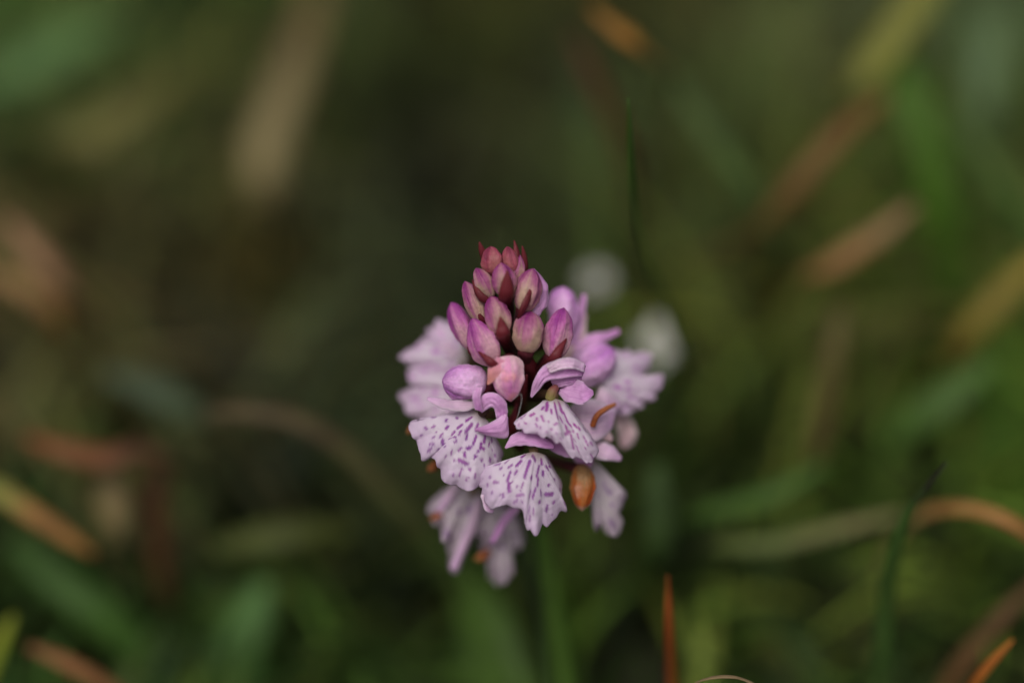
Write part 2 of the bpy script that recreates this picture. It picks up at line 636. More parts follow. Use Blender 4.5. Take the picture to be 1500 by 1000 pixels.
# moss cushions: tiny pointed leaves hugging the soil
R = random.Random(8)
V, F, H = [], [], []
for k in range(26000):
    x, y = R.uniform(-2600, 2600), R.uniform(-1500, 5200)
    if zone(x, y, 520, 9.0) < 0.42:
        continue
    z = ground_height(x, y) + R.uniform(-5, 60) * zone(x, y, 240, 2.0)
    a = R.uniform(0, 6.283)
    l, w, up = R.uniform(26, 60), R.uniform(7, 14), R.uniform(0.1, 1.0)
    dx, dy = math.cos(a), math.sin(a)
    b = len(V)
    V += [(x, y, z), (x + dx * l * .5 - dy * w, y + dy * l * .5 + dx * w, z + l * up * .6),
          (x + dx * l, y + dy * l, z + l * up), (x + dx * l * .5 + dy * w, y + dy * l * .5 - dx * w, z + l * up * .6)]
    H += [sward(x, y) * LK * R.uniform(.5, 1.1)] * 4
    F.append((b, b + 1, b + 2, b + 3))
tag(link_mesh('moss', V, F, mass_mat('moss leaves'), hue=np.array(H)), 'low dark moss on the soil under the grass', 'moss', kind='stuff')

# ------------------------------------------------------------------ single blades and leaves one can tell apart in the blur
BK = 1.7


def blade(name, label, cat, P, W, col, col2=None, normal=(0, 0.5, 0.85), cup=0.35, group=None, root=True, trans=0.3, twist=0.0, blot=160.0, k=BK, ny=70, lies=False, where=(.25, .8)):
    """A leaf through the points P (tip first ... last point is lowest); root=True runs it on into the soil."""
    pts = [at((p[0], p[1], p[2] if p[2] > -400 else -400 + (p[2] + 400) * .75)) for p in P]
    W = list(W)
    if max(p[2] for p in pts) > 420 and not lies:
        # the lower end runs back and down to its root in the sward
        k_ = 0 if pts[0][2] < pts[-1][2] else -1
        b = pts[k_]
        dv = nrm(FW * .8 + np.array([0.0, 0, -.35]))
        t = (b[2] - ground_height(b[0], b[1]) + 15) / -dv[2]
        vis = float(np.sum(np.linalg.norm(np.diff(np.array(pts), axis=0), axis=1)))
        fr = vis / (vis + t)
        where = tuple(1 - fr + fr * w_ if k_ == 0 else fr * w_ for w_ in where)
        ext = [b + dv * t * .5 + np.array([0, 0, 30.0]), b + dv * t]
        if k_ == 0:
            pts = ext[::-1] + pts
            W = [W[0] * .5, W[0]] + W
        else:
            pts += ext
            W += [W[-1], W[-1] * .5]
    elif root:
        a, b = pts[-2], pts[-1]
        gz = ground_height(b[0], b[1])
        if b[2] > gz + 20:
            dirv = nrm(np.array([b[0] - a[0], b[1] - a[1], 0.0])) * min(260, 0.35 * (b[2] - gz))
            pts.append(np.array([b[0] + dirv[0] * .7, b[1] + dirv[1] * .7, 0.5 * (b[2] + gz)]))
            pts.append(np.array([b[0] + dirv[0], b[1] + dirv[1], gz - 15]))
            W += [W[-1] * 0.9, W[-1] * 0.6]
    m = leaf_mat(name + ' skin', lin(*col, k), lin(*col2, k) if col2 else None, trans=trans, blot=blot, where=where)
    V, F, UV = ribbon_data(pts, W, vdir(normal), cup=cup, nx=5, ny=ny, world=True, twist=twist)
    o = link_mesh(name, V, F, m, uv=UV, solid=1.5)
    return tag(o, label, cat, group)


GB = 'single grass blades around the orchid'
blade('grass_blade', 'thin upright dark green blade with its tip right of and above the flower', 'grass blade',
      [(920, 143, -70), (923, 215, -120), (930, 300, -210), (948, 375, -320), (978, 450, -470), (1000, 540, -700)],
      [0.8, 5, 6, 8, 10, 11], (52, 78, 28), group=GB)
blade('dry_grass_blade', 'broad pale straw blade standing upper left of the flower', 'grass blade',
      [(392, 300, -1500), (388, 210, -1450), (425, 110, -1500), (470, -30, -1700)],
      [26, 48, 44, 30], (124, 112, 76), (92, 78, 48), group=GB, root=False)
blade('dry_grass_blade', 'short bright ochre blade end near the top, right of centre', 'grass blade',
      [(864, 10, -620), (905, 42, -600), (948, 74, -640), (985, 130, -900)],
      [3, 16, 15, 5], (150, 106, 44), (60, 45, 22), group=GB, root=False)
blade('dry_grass_blade', 'dull brown blade slanting just below the bright ochre one at the top', 'grass blade',
      [(838, 50, -900), (868, 110, -900), (905, 190, -950), (930, 300, -1150)],
      [4, 17, 17, 8], (78, 54, 28), group=GB, root=False)
blade('grass_blade', 'broad yellow green blade slanting down from the top edge at right', 'grass blade',
      [(1225, 150, -1100), (1275, 95, -1000), (1330, 20, -1000), (1390, -70, -1050)],
      [8, 34, 38, 26], (112, 112, 48), group=GB, root=False)
blade('grass_blade', 'broad bright green blade bending down the right side', 'grass blade',
      [(1310, 40, -1150), (1335, 130, -1050), (1375, 250, -1050), (1395, 370, -1150), (1400, 460, -1300)],
      [14, 44, 46, 42, 30], (64, 92, 26), group=GB)
blade('dry_grass_blade', 'orange brown blade slanting across the upper right', 'grass blade',
      [(1300, 140, -850), (1235, 190, -780), (1150, 285, -780), (1085, 345, -900), (990, 390, -1150)],
      [10, 23, 22, 17, 12], (102, 74, 36), (70, 60, 28), group=GB, root=False)
blade('dry_grass_blade', 'pale pinkish straw blade right of the flower, below the orange brown one', 'grass blade',
      [(1340, 300, -800), (1280, 345, -760), (1215, 385, -760), (1165, 408, -900)],
      [8, 19, 22, 10], (128, 106, 74), (126, 92, 54), group=GB, root=False)
blade('grass_blade', 'grey green blade slanting down behind the thin upright blade', 'grass blade',
      [(975, 100, -1000), (1040, 190, -950), (1110, 290, -980), (1160, 380, -1100)],
      [8, 20, 20, 14], (68, 86, 42), group=GB, root=False)
blade('grass_blade', 'pale grey green leaf high against the right edge', 'leaf',
      [(1470, 10, -1500), (1450, 90, -1450), (1435, 190, -1500)], [16, 38, 20], (96, 116, 78), group=GB, root=False)
blade('grass_blade', 'dull green blade slanting to the right edge', 'grass blade',
      [(1390, 150, -1100), (1440, 220, -1080), (1500, 310, -1100), (1560, 400, -1200)], [12, 20, 20, 14], (72, 92, 42), group=GB, root=False)
blade('dry_grass_blade', 'arched tan blade at the right edge, turning orange', 'grass blade',
      [(1530, 800, -330), (1490, 768, -310), (1440, 747, -330), (1390, 742, -370), (1345, 754, -430), (1312, 790, -560), (1290, 850, -760)],
      [9, 11, 12, 12, 12, 12, 9], (146, 104, 58), (124, 112, 72), group=GB)
blade('grass_blade', 'thin green blade bowed upright, with a dark tip, lower right', 'grass blade',
      [(1388, 676, -110), (1358, 712, -130), (1330, 750, -170), (1310, 812, -230), (1298, 890, -320), (1292, 1000, -430)],
      [1.2, 5, 8, 11, 14, 15], (36, 38, 24), (58, 82, 36), group=GB, where=(.06, .25))
blade('dry_grass_blade', 'short upright orange brown blade tip below the flower at right', 'grass blade',
      [(978, 842, -150), (979, 880, -165), (981, 930, -190), (984, 1000, -240), (986, 1090, -320), (988, 1200, -430)], [0.8, 4.5, 6, 7, 7, 7], (126, 64, 28), group=GB)
blade('dry_grass_blade', 'orange blade end slanting in the lower right corner', 'grass blade',
      [(1484, 936, -160), (1455, 966, -170), (1428, 1000, -190), (1395, 1050, -240)], [2, 6.5, 7, 7], (146, 86, 34), group=GB)
blade('dry_grass_blade', 'dull brown blade behind the orange one in the lower right corner', 'grass blade',
      [(1520, 850, -480), (1460, 910, -470), (1400, 985, -500), (1370, 1040, -560)], [8, 15, 15, 12], (92, 66, 38), group=GB)
blade('dead_leaf', 'curled brown leaf edge at the bottom edge of the picture', 'leaf',
      [(1004, 1008, -40), (1030, 994, -15), (1060, 989, -5), (1088, 993, -10), (1114, 1010, -40)],
      [3, 6, 7, 6, 3], (132, 112, 82), normal=(0, 0.97, 0.12), cup=0.25, group=GB, root=False)
blade('dry_grass_blade', 'pinkish tan blade at the left edge, the upper of two', 'grass blade',
      [(10, 318, -900), (45, 360, -880), (90, 410, -900), (120, 440, -1000)], [10, 20, 20, 10], (130, 100, 72), group=GB, root=False)
blade('dry_grass_blade', 'tan blade at the left edge, the lower of two', 'grass blade',
      [(-20, 398, -900), (30, 415, -880), (75, 450, -900), (105, 490, -1000)], [10, 20, 22, 10], (136, 108, 72), (118, 84, 44), group=GB, root=False)
blade('dead_leaf', 'long rusty orange dead leaf lying at lower left', 'leaf',
      [(36, 640, -640), (90, 656, -600), (150, 668, -610), (205, 660, -640), (262, 676, -740)],
      [8, 20, 24, 17, 8], (118, 74, 44), (78, 54, 38), group=GB, root=False)
blade('dry_grass_blade', 'dull reddish brown blade hanging under the rusty leaf', 'grass blade',
      [(232, 660, -700), (228, 740, -720), (232, 820, -780), (250, 880, -850)], [16, 22, 20, 12], (72, 46, 28), group=GB)
blade('dead_leaf', 'small pale tan leaf under the rusty leaf at lower left', 'leaf',
      [(158, 690, -700), (165, 735, -690), (170, 790, -740)], [20, 32, 18], (112, 98, 66), group=GB, root=False)
blade('grass_blade', 'bright green blade with an orange tip at the left edge', 'grass blade',
      [(140, 812, -520), (100, 786, -500), (50, 752, -500), (-20, 710, -530), (-110, 690, -700), (-220, 740, -950)],
      [5, 14, 18, 19, 18, 12], (140, 100, 54), (92, 118, 52), group=GB, lies=True, root=True, where=(.12, .3))
blade('dry_grass_blade', 'arched brown to green blade left of the flower', 'grass blade',
      [(300, 604, -560), (370, 602, -540), (440, 616, -540), (510, 660, -560), (570, 722, -600), (640, 800, -680), (690, 900, -800)],
      [8, 15, 16, 17, 18, 20, 18], (76, 64, 42), (58, 72, 32), group=GB)
blade('broad_leaf', 'blue green leaf lying above the rusty leaf', 'leaf',
      [(150, 545, -900), (210, 562, -880), (265, 588, -880), (310, 615, -950)], [10, 30, 32, 14], (62, 74, 52), group=GB, root=False)
blade('dry_grass_blade', 'tan blade lying in the lower left corner', 'grass blade',
      [(40, 945, -420), (95, 968, -410), (150, 1000, -420), (210, 1050, -460)], [6, 13, 14, 12], (116, 78, 46), group=GB, root=False)
blade('broad_leaf', 'broad soft green leaf at the bottom, left of the flower stem', 'leaf',
      [(390, 850, -820), (365, 905, -800), (345, 965, -800), (335, 1050, -840)], [14, 46, 52, 44], (66, 96, 46), group=GB)
blade('grass_blade', 'yellow green blade tip at the lower left edge', 'grass blade',
      [(20, 900, -420), (2, 935, -420), (-20, 990, -460)], [5, 13, 13], (120, 128, 40), group=GB)
blade('grass_blade', 'wide dull green blade below the bright one at the left edge', 'grass blade',
      [(20, 790, -800), (90, 850, -760), (160, 900, -760), (240, 990, -850)], [20, 40, 44, 30], (54, 80, 30), group=GB)
blade('broad_leaf', 'olive leaf lying level, lower left of the flower', 'leaf',
      [(310, 800, -760), (380, 785, -740), (450, 775, -750), (520, 772, -820)], [14, 32, 32, 14], (62, 68, 26), group=GB, root=False)
blade('grass_blade', 'green blade rising to the right behind the tan arched blade', 'grass blade',
      [(1210, 680, -640), (1150, 712, -620), (1090, 735, -640), (1010, 755, -720)], [8, 18, 20, 12], (62, 88, 32), group=GB, root=False)
blade('dry_grass_blade', 'long pale blade lying level from the tan arch towards the flower', 'grass blade',
      [(1320, 752, -560), (1230, 772, -560), (1130, 795, -560), (1040, 798, -640)], [8, 14, 15, 10], (104, 100, 62), (80, 90, 46), group=GB, root=False)
blade('broad_leaf', 'soft green leaf standing right of the hanging lip', 'leaf',
      [(962, 680, -620), (965, 740, -600), (968, 810, -640)], [14, 28, 22], (62, 82, 40), group=GB)
blade('grass_blade', 'yellowish olive blade at the right edge, half way up', 'grass blade',
      [(1530, 370, -900), (1490, 410, -880), (1430, 470, -880), (1380, 530, -980)], [12, 26, 26, 14], (116, 102, 40), group=GB, root=False)
blade('dry_grass_blade', 'olive brown upright blade, right of the white flowers', 'grass blade',
      [(1232, 450, -760), (1222, 520, -750), (1205, 600, -780), (1190, 690, -860)], [10, 19, 20, 14], (84, 74, 40), group=GB)
blade('broad_leaf', 'wide green leaf at the right, below the yellowish olive blade', 'leaf',
      [(1450, 530, -760), (1400, 570, -740), (1340, 610, -760), (1290, 650, -850)], [18, 42, 40, 16], (60, 84, 32), group=GB, root=False)
blade('broad_leaf', 'pale green leaf high at the left edge', 'leaf',
      [(-30, 130, -1700), (20, 100, -1650), (90, 60, -1650), (170, 30, -1750)], [26, 52, 56, 26], (78, 106, 58), group=GB, root=False)
blade('broad_leaf', 'olive green leaf in the upper left, below the pale green leaf', 'leaf',
      [(60, 210, -1500), (130, 190, -1450), (200, 150, -1450), (270, 100, -1550)], [18, 48, 50, 20], (84, 80, 38), group=GB, root=False)

# ------------------------------------------------------------------ two small white flowers behind the orchid
white_m = petal_mat('white petal', (0.62, 0.6, 0.5), (0.68, 0.68, 0.64), (0.6, 0.6, 0.56))
eye_m = leaf_mat('flower eye', (0.42, 0.36, 0.08), trans=0.1)
wstem_m = leaf_mat('white flower stem', lin(56, 76, 34, 2))


def white_flower(c, size, label, turn):
    base = at((c[0] + 12, c[1] + 190, c[2] - 260))
    gz = ground_height(base[0], base[1])
    root = np.array([base[0], base[1], gz])
    t = thing('white_flower', label, 'flower', root, 'small white flowers behind the orchid')
    cc = at(c)
    ax = nrm(np.array([0.1, -0.55, 0.83]))
    e1 = nrm(np.cross(ax, [1, 0.2, 0]))
    e2 = np.cross(ax, e1)
    tube('stem', [root, 0.5 * (root + cc) + np.array([20, 10, 30]), cc], [6, 5, 4], wstem_m, t, ns=8, ny=12, world=True)
    for ring, (n, rl, lift) in enumerate(((6, 1.0, 0.15), (5, 0.72, 0.45))):
        for k in range(n):
            a = turn + 6.283 * (k + 0.5 * ring) / n
            d = e1 * math.cos(a) + e2 * math.sin(a)
            rl = (1.0, .72)[ring] * rnd.uniform(.75, 1.2)
            P = [cc + d * size * .08, cc + d * size * .5 * rl + ax * size * lift * .6, cc + d * size * rl + ax * size * lift]
            ribbon('petal', P, [3, size * .26, size * .3, size * .06], ax, white_m, t, world=True, cup=-0.3, ny=12, nx=5)
    tube('eye', [cc - ax * 4, cc + ax * 8, cc + ax * 14], [size * .12, size * .2, size * .08], eye_m, t, ns=10, ny=6, world=True)


white_flower((874, 412, -820), 31, 'blurred small white flower behind the orchid, the upper and smaller one', 0.3)
white_flower((962, 506, -720), 44, 'blurred white flower behind the right lip, the lower and larger one', 0.9)

# ------------------------------------------------------------------ the orchid
FK = 1.55
MAROON = leaf_mat('maroon bract', lin(74, 22, 30, 1.5), lin(96, 30, 38, 1.5), trans=0.12, rough=0.45)
OVARY = leaf_mat('ovary skin', lin(52, 34, 26, 1.6), lin(70, 26, 34, 1.6), trans=0.05, rough=0.45)
STEM = leaf_mat('orchid stem skin', lin(74, 100, 40, 1.8), lin(56, 20, 26, 1.5), trans=0.08, rough=0.5, where=(.62, .8))
LEAF = leaf_mat('orchid leaf skin', lin(62, 86, 28, 1.7), trans=0.3)
BUD_TOP = bud_mat('rosy bud', lin(150, 90, 90, 1.26), lin(140, 64, 80, 1.26), lin(112, 36, 62, 1.26))
BUD = bud_mat('cream and magenta bud', lin(168, 138, 122, 1.30), lin(150, 86, 118, 1.30), lin(118, 38, 98, 1.30))
BUD_PINK = bud_mat('pink magenta bud', lin(174, 130, 142, 1.35), lin(158, 84, 138, 1.35), lin(130, 48, 120, 1.35))
BUD_LILAC = bud_mat('lilac bud', lin(192, 154, 188, FK), lin(180, 130, 178, FK), lin(160, 100, 164, FK), mottle=.15)
BUD_STAIN = bud_mat('stained bud', lin(200, 160, 168, FK), lin(184, 122, 156, FK), lin(164, 92, 144, FK), stain=lin(190, 128, 100, FK))
SEPAL = petal_mat('lilac sepal', lin(198, 152, 190, FK), lin(184, 126, 180, FK), lin(160, 96, 158, FK))
SEPAL_PALE = petal_mat('pale lilac sepal', lin(200, 170, 186, FK), lin(198, 160, 192, FK), lin(168, 116, 168, FK))
FADED = petal_mat('faded petal', lin(194, 170, 168, FK), lin(190, 160, 170, FK), lin(176, 116, 124, FK))
THROAT = leaf_mat('flower throat', lin(64, 40, 34, 1.5), lin(104, 84, 58, 1.5), trans=0.1, where=(.6, .95))
RUST = leaf_mat('withered orange tissue', lin(140, 74, 36, 1.4), lin(160, 98, 62, 1.4), trans=0.25, blot=500)
LIP_A = lip_mat('spotted lip magenta', (.85, .75, .84), (.76, .55, .76), lin(180, 30, 164, 1.0), lin(150, 36, 162, 1.0))
LIP_B = lip_mat('spotted lip purple', (.84, .73, .83), (.72, .51, .74), lin(158, 34, 162, 1.0), lin(128, 32, 152, 1.0))
LIP_C = lip_mat('spotted lip lilac', (.82, .70, .80), (.74, .50, .73), lin(170, 104, 170, FK), lin(160, 96, 164, FK))
LIP_D = lip_mat('fading lip', (.70, .60, .64), (.58, .43, .56), lin(128, 80, 140, FK), lin(116, 74, 132, FK))


def axis(y):
    """Point of the flower spike's axis seen at height y."""
    x = np.interp(y, [340, 375, 500, 600, 700, 800, 1000, 1200], [733, 736, 752, 765, 782, 797, 825, 848])
    return (float(x), y, -14 - (y - 375) * math.tan(PITCH))


stem_pts = [at(axis(y)) for y in (1150, 1000, 850, 700, 600, 500, 440, 395, 372)]
b = stem_pts[0]
foot = np.array([b[0] + 14, b[1] + 10, ground_height(b[0] + 14, b[1] + 10)])
orchid = thing('spotted_orchid', 'lilac spotted orchid spike in focus, with pink buds above frilled speckled lips', 'orchid', foot)
tube('stem', [foot - np.array([0, 0, 15])] + stem_pts, [15, 15, 15, 14, 13, 13, 12, 11, 9, 7, 3], STEM, orchid, ns=18, ny=60, world=True, ridge=0.03)

# stem leaves: one broad leaf against the stem below the flowers, and basal leaves
lf = [foot + np.array([-8, -10, 10]), at((780, 1110, -600)), at((745, 1000, -590)), at((705, 900, -640)), at((670, 815, -740))]
ribbon('leaf', lf, [12, 34, 54, 48, 4], vdir((0.1, 0.5, 0.85)), LEAF, orchid, world=True, cup=-0.3, ny=34, nx=9)
lf = [foot + np.array([6, -4, 10]), at((850, 1120, -580)), at((838, 1000, -500)), at((832, 900, -440)), at((826, 830, -400))]
ribbon('leaf', lf, [10, 18, 16, 12, 1.5], vdir((0.1, 0.5, 0.85)), LEAF, orchid, world=True, cup=-0.4, ny=30, nx=7)
for ang, ln in ((2.4, 420), (0.4, 440)):
    d = np.array([math.cos(ang), math.sin(ang), 0])
    lf = [foot + d * 6 + np.array([0, 0, 10]), foot + d * ln * .3 + np.array([0, 0, 90]), foot + d * ln * .65 + np.array([0, 0, 120]), foot + d * ln + np.array([0, 0, 90])]
    ribbon('leaf', lf, [14, 44, 46, 4], np.array([0, -0.2, 1.0]), LEAF, orchid, world=True, cup=-0.25, ny=30, nx=9)

PROF_V = [0, .05, .15, .3, .5, .7, .85, .94, 1]


def bud(tip, base, width, mat, roll=0.0, flat=0.92, blunt=0.0, bend=4.0, bract=None, parent=orchid, prof=None, ay=None):
    """Closed bud of three overlapping sepals, from base to tip, on its ovary, with a bract below."""
    ns, ny = 54, 34
    width = width * .95
    P0, P1 = at(base), at(tip)
    axd = P1 - P0
    Ln = np.linalg.norm(axd)
    t = axd / Ln
    tow = vdir((0, 0, 1))
    b = nrm(np.cross(t, tow))
    n = nrm(np.cross(b, t))
    pr = prof or [.34, .56, .8, .97, 1.0, .83 + .06 * blunt, .56 + .14 * blunt, .3 + .16 * blunt, .04]
    V, UV = [], []
    rr = random.Random(int(tip[0] * 7 + tip[1]))
    ph = rr.uniform(0, 6.28)
    fac = [(ph + 6.283 * k / 5 + rr.uniform(-.3, .3), rr.uniform(.95, 1.12)) for k in range(5)]
    lop = rr.uniform(-.1, .1)
    for j in range(ny):
        v = j / (ny - 1)
        v = v + 0.0
        f = np.interp(v, PROF_V, pr)
        if 0 < j < ny - 1:
            f = 0.25 * np.interp(v - .03, PROF_V, pr) + 0.5 * f + 0.25 * np.interp(v + .03, PROF_V, pr)
        cen = P0 + t * Ln * v + n * bend * math.sin(math.pi * v)
        for i in range(ns):
            u = i / ns
            a = 6.28318 * u + roll
            saw = (3 * u) % 1.0
            edge = math.sin(math.pi * v) ** .5
            poly = sum((max(0.0, math.cos(a - fa + .5 * v)) / fr) ** 14 for fa, fr in fac) ** (-1 / 14)
            r = width / 2 * f * (1 + edge * (0.11 * (1 - saw) - 0.055)) * (1 + 1.1 * edge * (min(poly, 1.2) - 1.06))
            p = cen + b * (math.cos(a) * r + lop * width * v * v) + n * math.sin(a) * r * flat
            q = Vector(p / 15)
            p = p + (b * math.cos(a) + n * math.sin(a)) * width * .05 * edge * (mnoise.noise(q) + .5 * mnoise.noise(q * 2.6))
            V.append(p)
            UV.append((u, v))
    F = gridfaces(ns, ny, True)
    k = len(V)
    V += [P0, P1]
    UV += [(.5, 0), (.5, 1)]
    for i in range(ns):
        F.append((i, k, (i + 1) % ns))
        F.append((ns * (ny - 1) + i, ns * (ny - 1) + (i + 1) % ns, k + 1))
    o = link_mesh('flower_bud', V, F, mat, parent, uv=UV)
    A = at(axis(ay or base[1] + 28))
    mid = 0.5 * (A + P0) - np.array([0, 0, 8])
    tube('ovary', [A, mid, P0 + t * Ln * .12], [width * .2, width * .25, width * .3], OVARY, o, ns=10, ny=10, world=True, ridge=.12, twist=2)
    if bract:
        bx, by, bd, w, nv = bract
        Pm = (0.5 * (base[0] + bx), 0.5 * (base[1] + by) + 2, max(base[2] + width * .62, bd - 2))
        ax_ = axis(min(base[1] + 34, 720))
        ribbon('bract', [(0.6 * ax_[0] + 0.4 * base[0], base[1] + 24, 0.4 * ax_[2] + .6 * base[2]), (base[0], base[1] + 4, base[2] + width * .52), Pm, (bx, by, bd)],
               [w * .7, w, w * .75, w * .06], nv, MAROON, o, cup=.5, nx=7, ny=18, solid=1.5)
    return o


def free_bract(parent, P, W, nv=(0, 0.2, 1)):
    return ribbon('bract', P, W, nv, MAROON, parent, cup=.5, nx=7, ny=18, solid=1.5)


b1 = bud((716, 361, -4), (725, 402, -8), 31, BUD_TOP, .4, blunt=.8)
free_bract(b1, [(728, 404, -26), (714, 385, -26), (706, 366, -22), (702, 354, -20)], [5, 6, 4.5, .4])
b2 = bud((742, 361, -10), (752, 402, -14), 24, BUD_TOP, 1.4, blunt=.6)
free_bract(b2, [(753, 404, -16), (759, 385, -10), (757, 366, -10), (753, 352, -14)], [6, 6.5, 4.5, .4], (.5, .1, .9))
b3 = bud((761, 373, -12), (757, 416, -18), 18, BUD, 2.2)
free_bract(b3, [(757, 418, -24), (768, 395, -24), (768, 375, -22), (765, 360, -20)], [6, 6, 4, .4], (.3, .1, .9))
bud((736, 384, 6), (743, 434, 4), 36, BUD, .9, blunt=.5, bract=(743, 396, 34, 12, (.1, 0, 1)))
b5 = bud((698, 392, -6), (720, 436, -4), 28, BUD, 1.6, blunt=.4)
free_bract(b5, [(722, 447, -8), (709, 441, 4), (698, 428, 4), (692, 410, -4)], [6, 8, 6, .4], (-.6, -.2, .8))
b8 = bud((781, 393, -8), (766, 456, -4), 40, BUD, 2.9, blunt=.35, bract=(786, 408, 2, 8, (.7, 0, .7)))
ribbon('sepal', [(784, 462, -14), (796, 440, -16), (794, 416, -14), (781, 394, -12)], [6, 11, 10, 2], (.6, .1, .8), SEPAL, b8, cup=.5)
b6 = bud((683, 411, -28), (706, 474, -22), 28, BUD, .2, blunt=.6)
free_bract(b6, [(712, 482, -22), (705, 470, -14), (696, 458, -12), (688, 446, -16)], [5, 6, 4, .4], (-.4, -.2, .9))
bud((720, 433, 4), (738, 490, 6), 39, BUD, .5, blunt=.5, bract=(733, 464, 32, 11, (0, 0, 1)))
bud((662, 442, -48), (694, 512, -38), 35, BUD_PINK, 1.1, blunt=.6, bract=(690, 486, -22, 7, (0, 0, 1)))
bud((690, 467, -4), (724, 534, 2), 43, BUD_PINK, 2.5, blunt=.1, prof=[.3, .55, .85, 1.0, .96, .8, .55, .32, .04], bract=(701, 515, 22, 8, (-.3, -.3, .9)))
bud((779, 456, -2), (771, 516, 6), 45, BUD, 2.1, blunt=1.0, prof=[.4, .64, .84, .97, 1.0, .94, .74, .46, .06])
bud((828, 451, -22), (810, 526, -12), 42, BUD_PINK, .0, blunt=.5, bract=(830, 496, 4, 9, (.3, 0, .9)))
b13 = bud((749, 588, 14), (742, 522, 4), 48, BUD_STAIN, 1.9, blunt=.6, flat=.85, prof=[.5, .78, .96, 1.0, .98, .84, .55, .3, .03], ay=575)
ribbon('sepal', [(735, 526, 24), (724, 545, 26), (714, 563, 20)], [9, 12, 1], (-.4, 0, .9), petal_mat('stained sepal', lin(190, 124, 150, FK), lin(192, 130, 110, FK), lin(170, 100, 120, FK)), b13, cup=.35)
b14 = bud((648, 553, -14), (712, 562, -18), 56, BUD_LILAC, .7, blunt=.7, flat=.9, ay=590, prof=[.45, .66, .84, .97, 1.0, .92, .7, .46, .06])
# dark bracts and ovaries massed about the axis
for pts, w in (([(752, 560, -120), (748, 528, -60), (744, 500, -40)], 9), ([(775, 575, -120), (778, 545, -40), (774, 515, -18)], 12),
               ([(800, 575, -130), (806, 548, -50), (806, 522, -30)], 13), ([(765, 620, -150), (762, 585, -60), (772, 548, -34)], 10),
               ([(735, 575, -130), (733, 555, -40), (729, 530, -22)], 10), ([(770, 660, -170), (752, 630, -70), (757, 590, -52)], 11)):
    free_bract(orchid, pts, [w, w, w * .1])


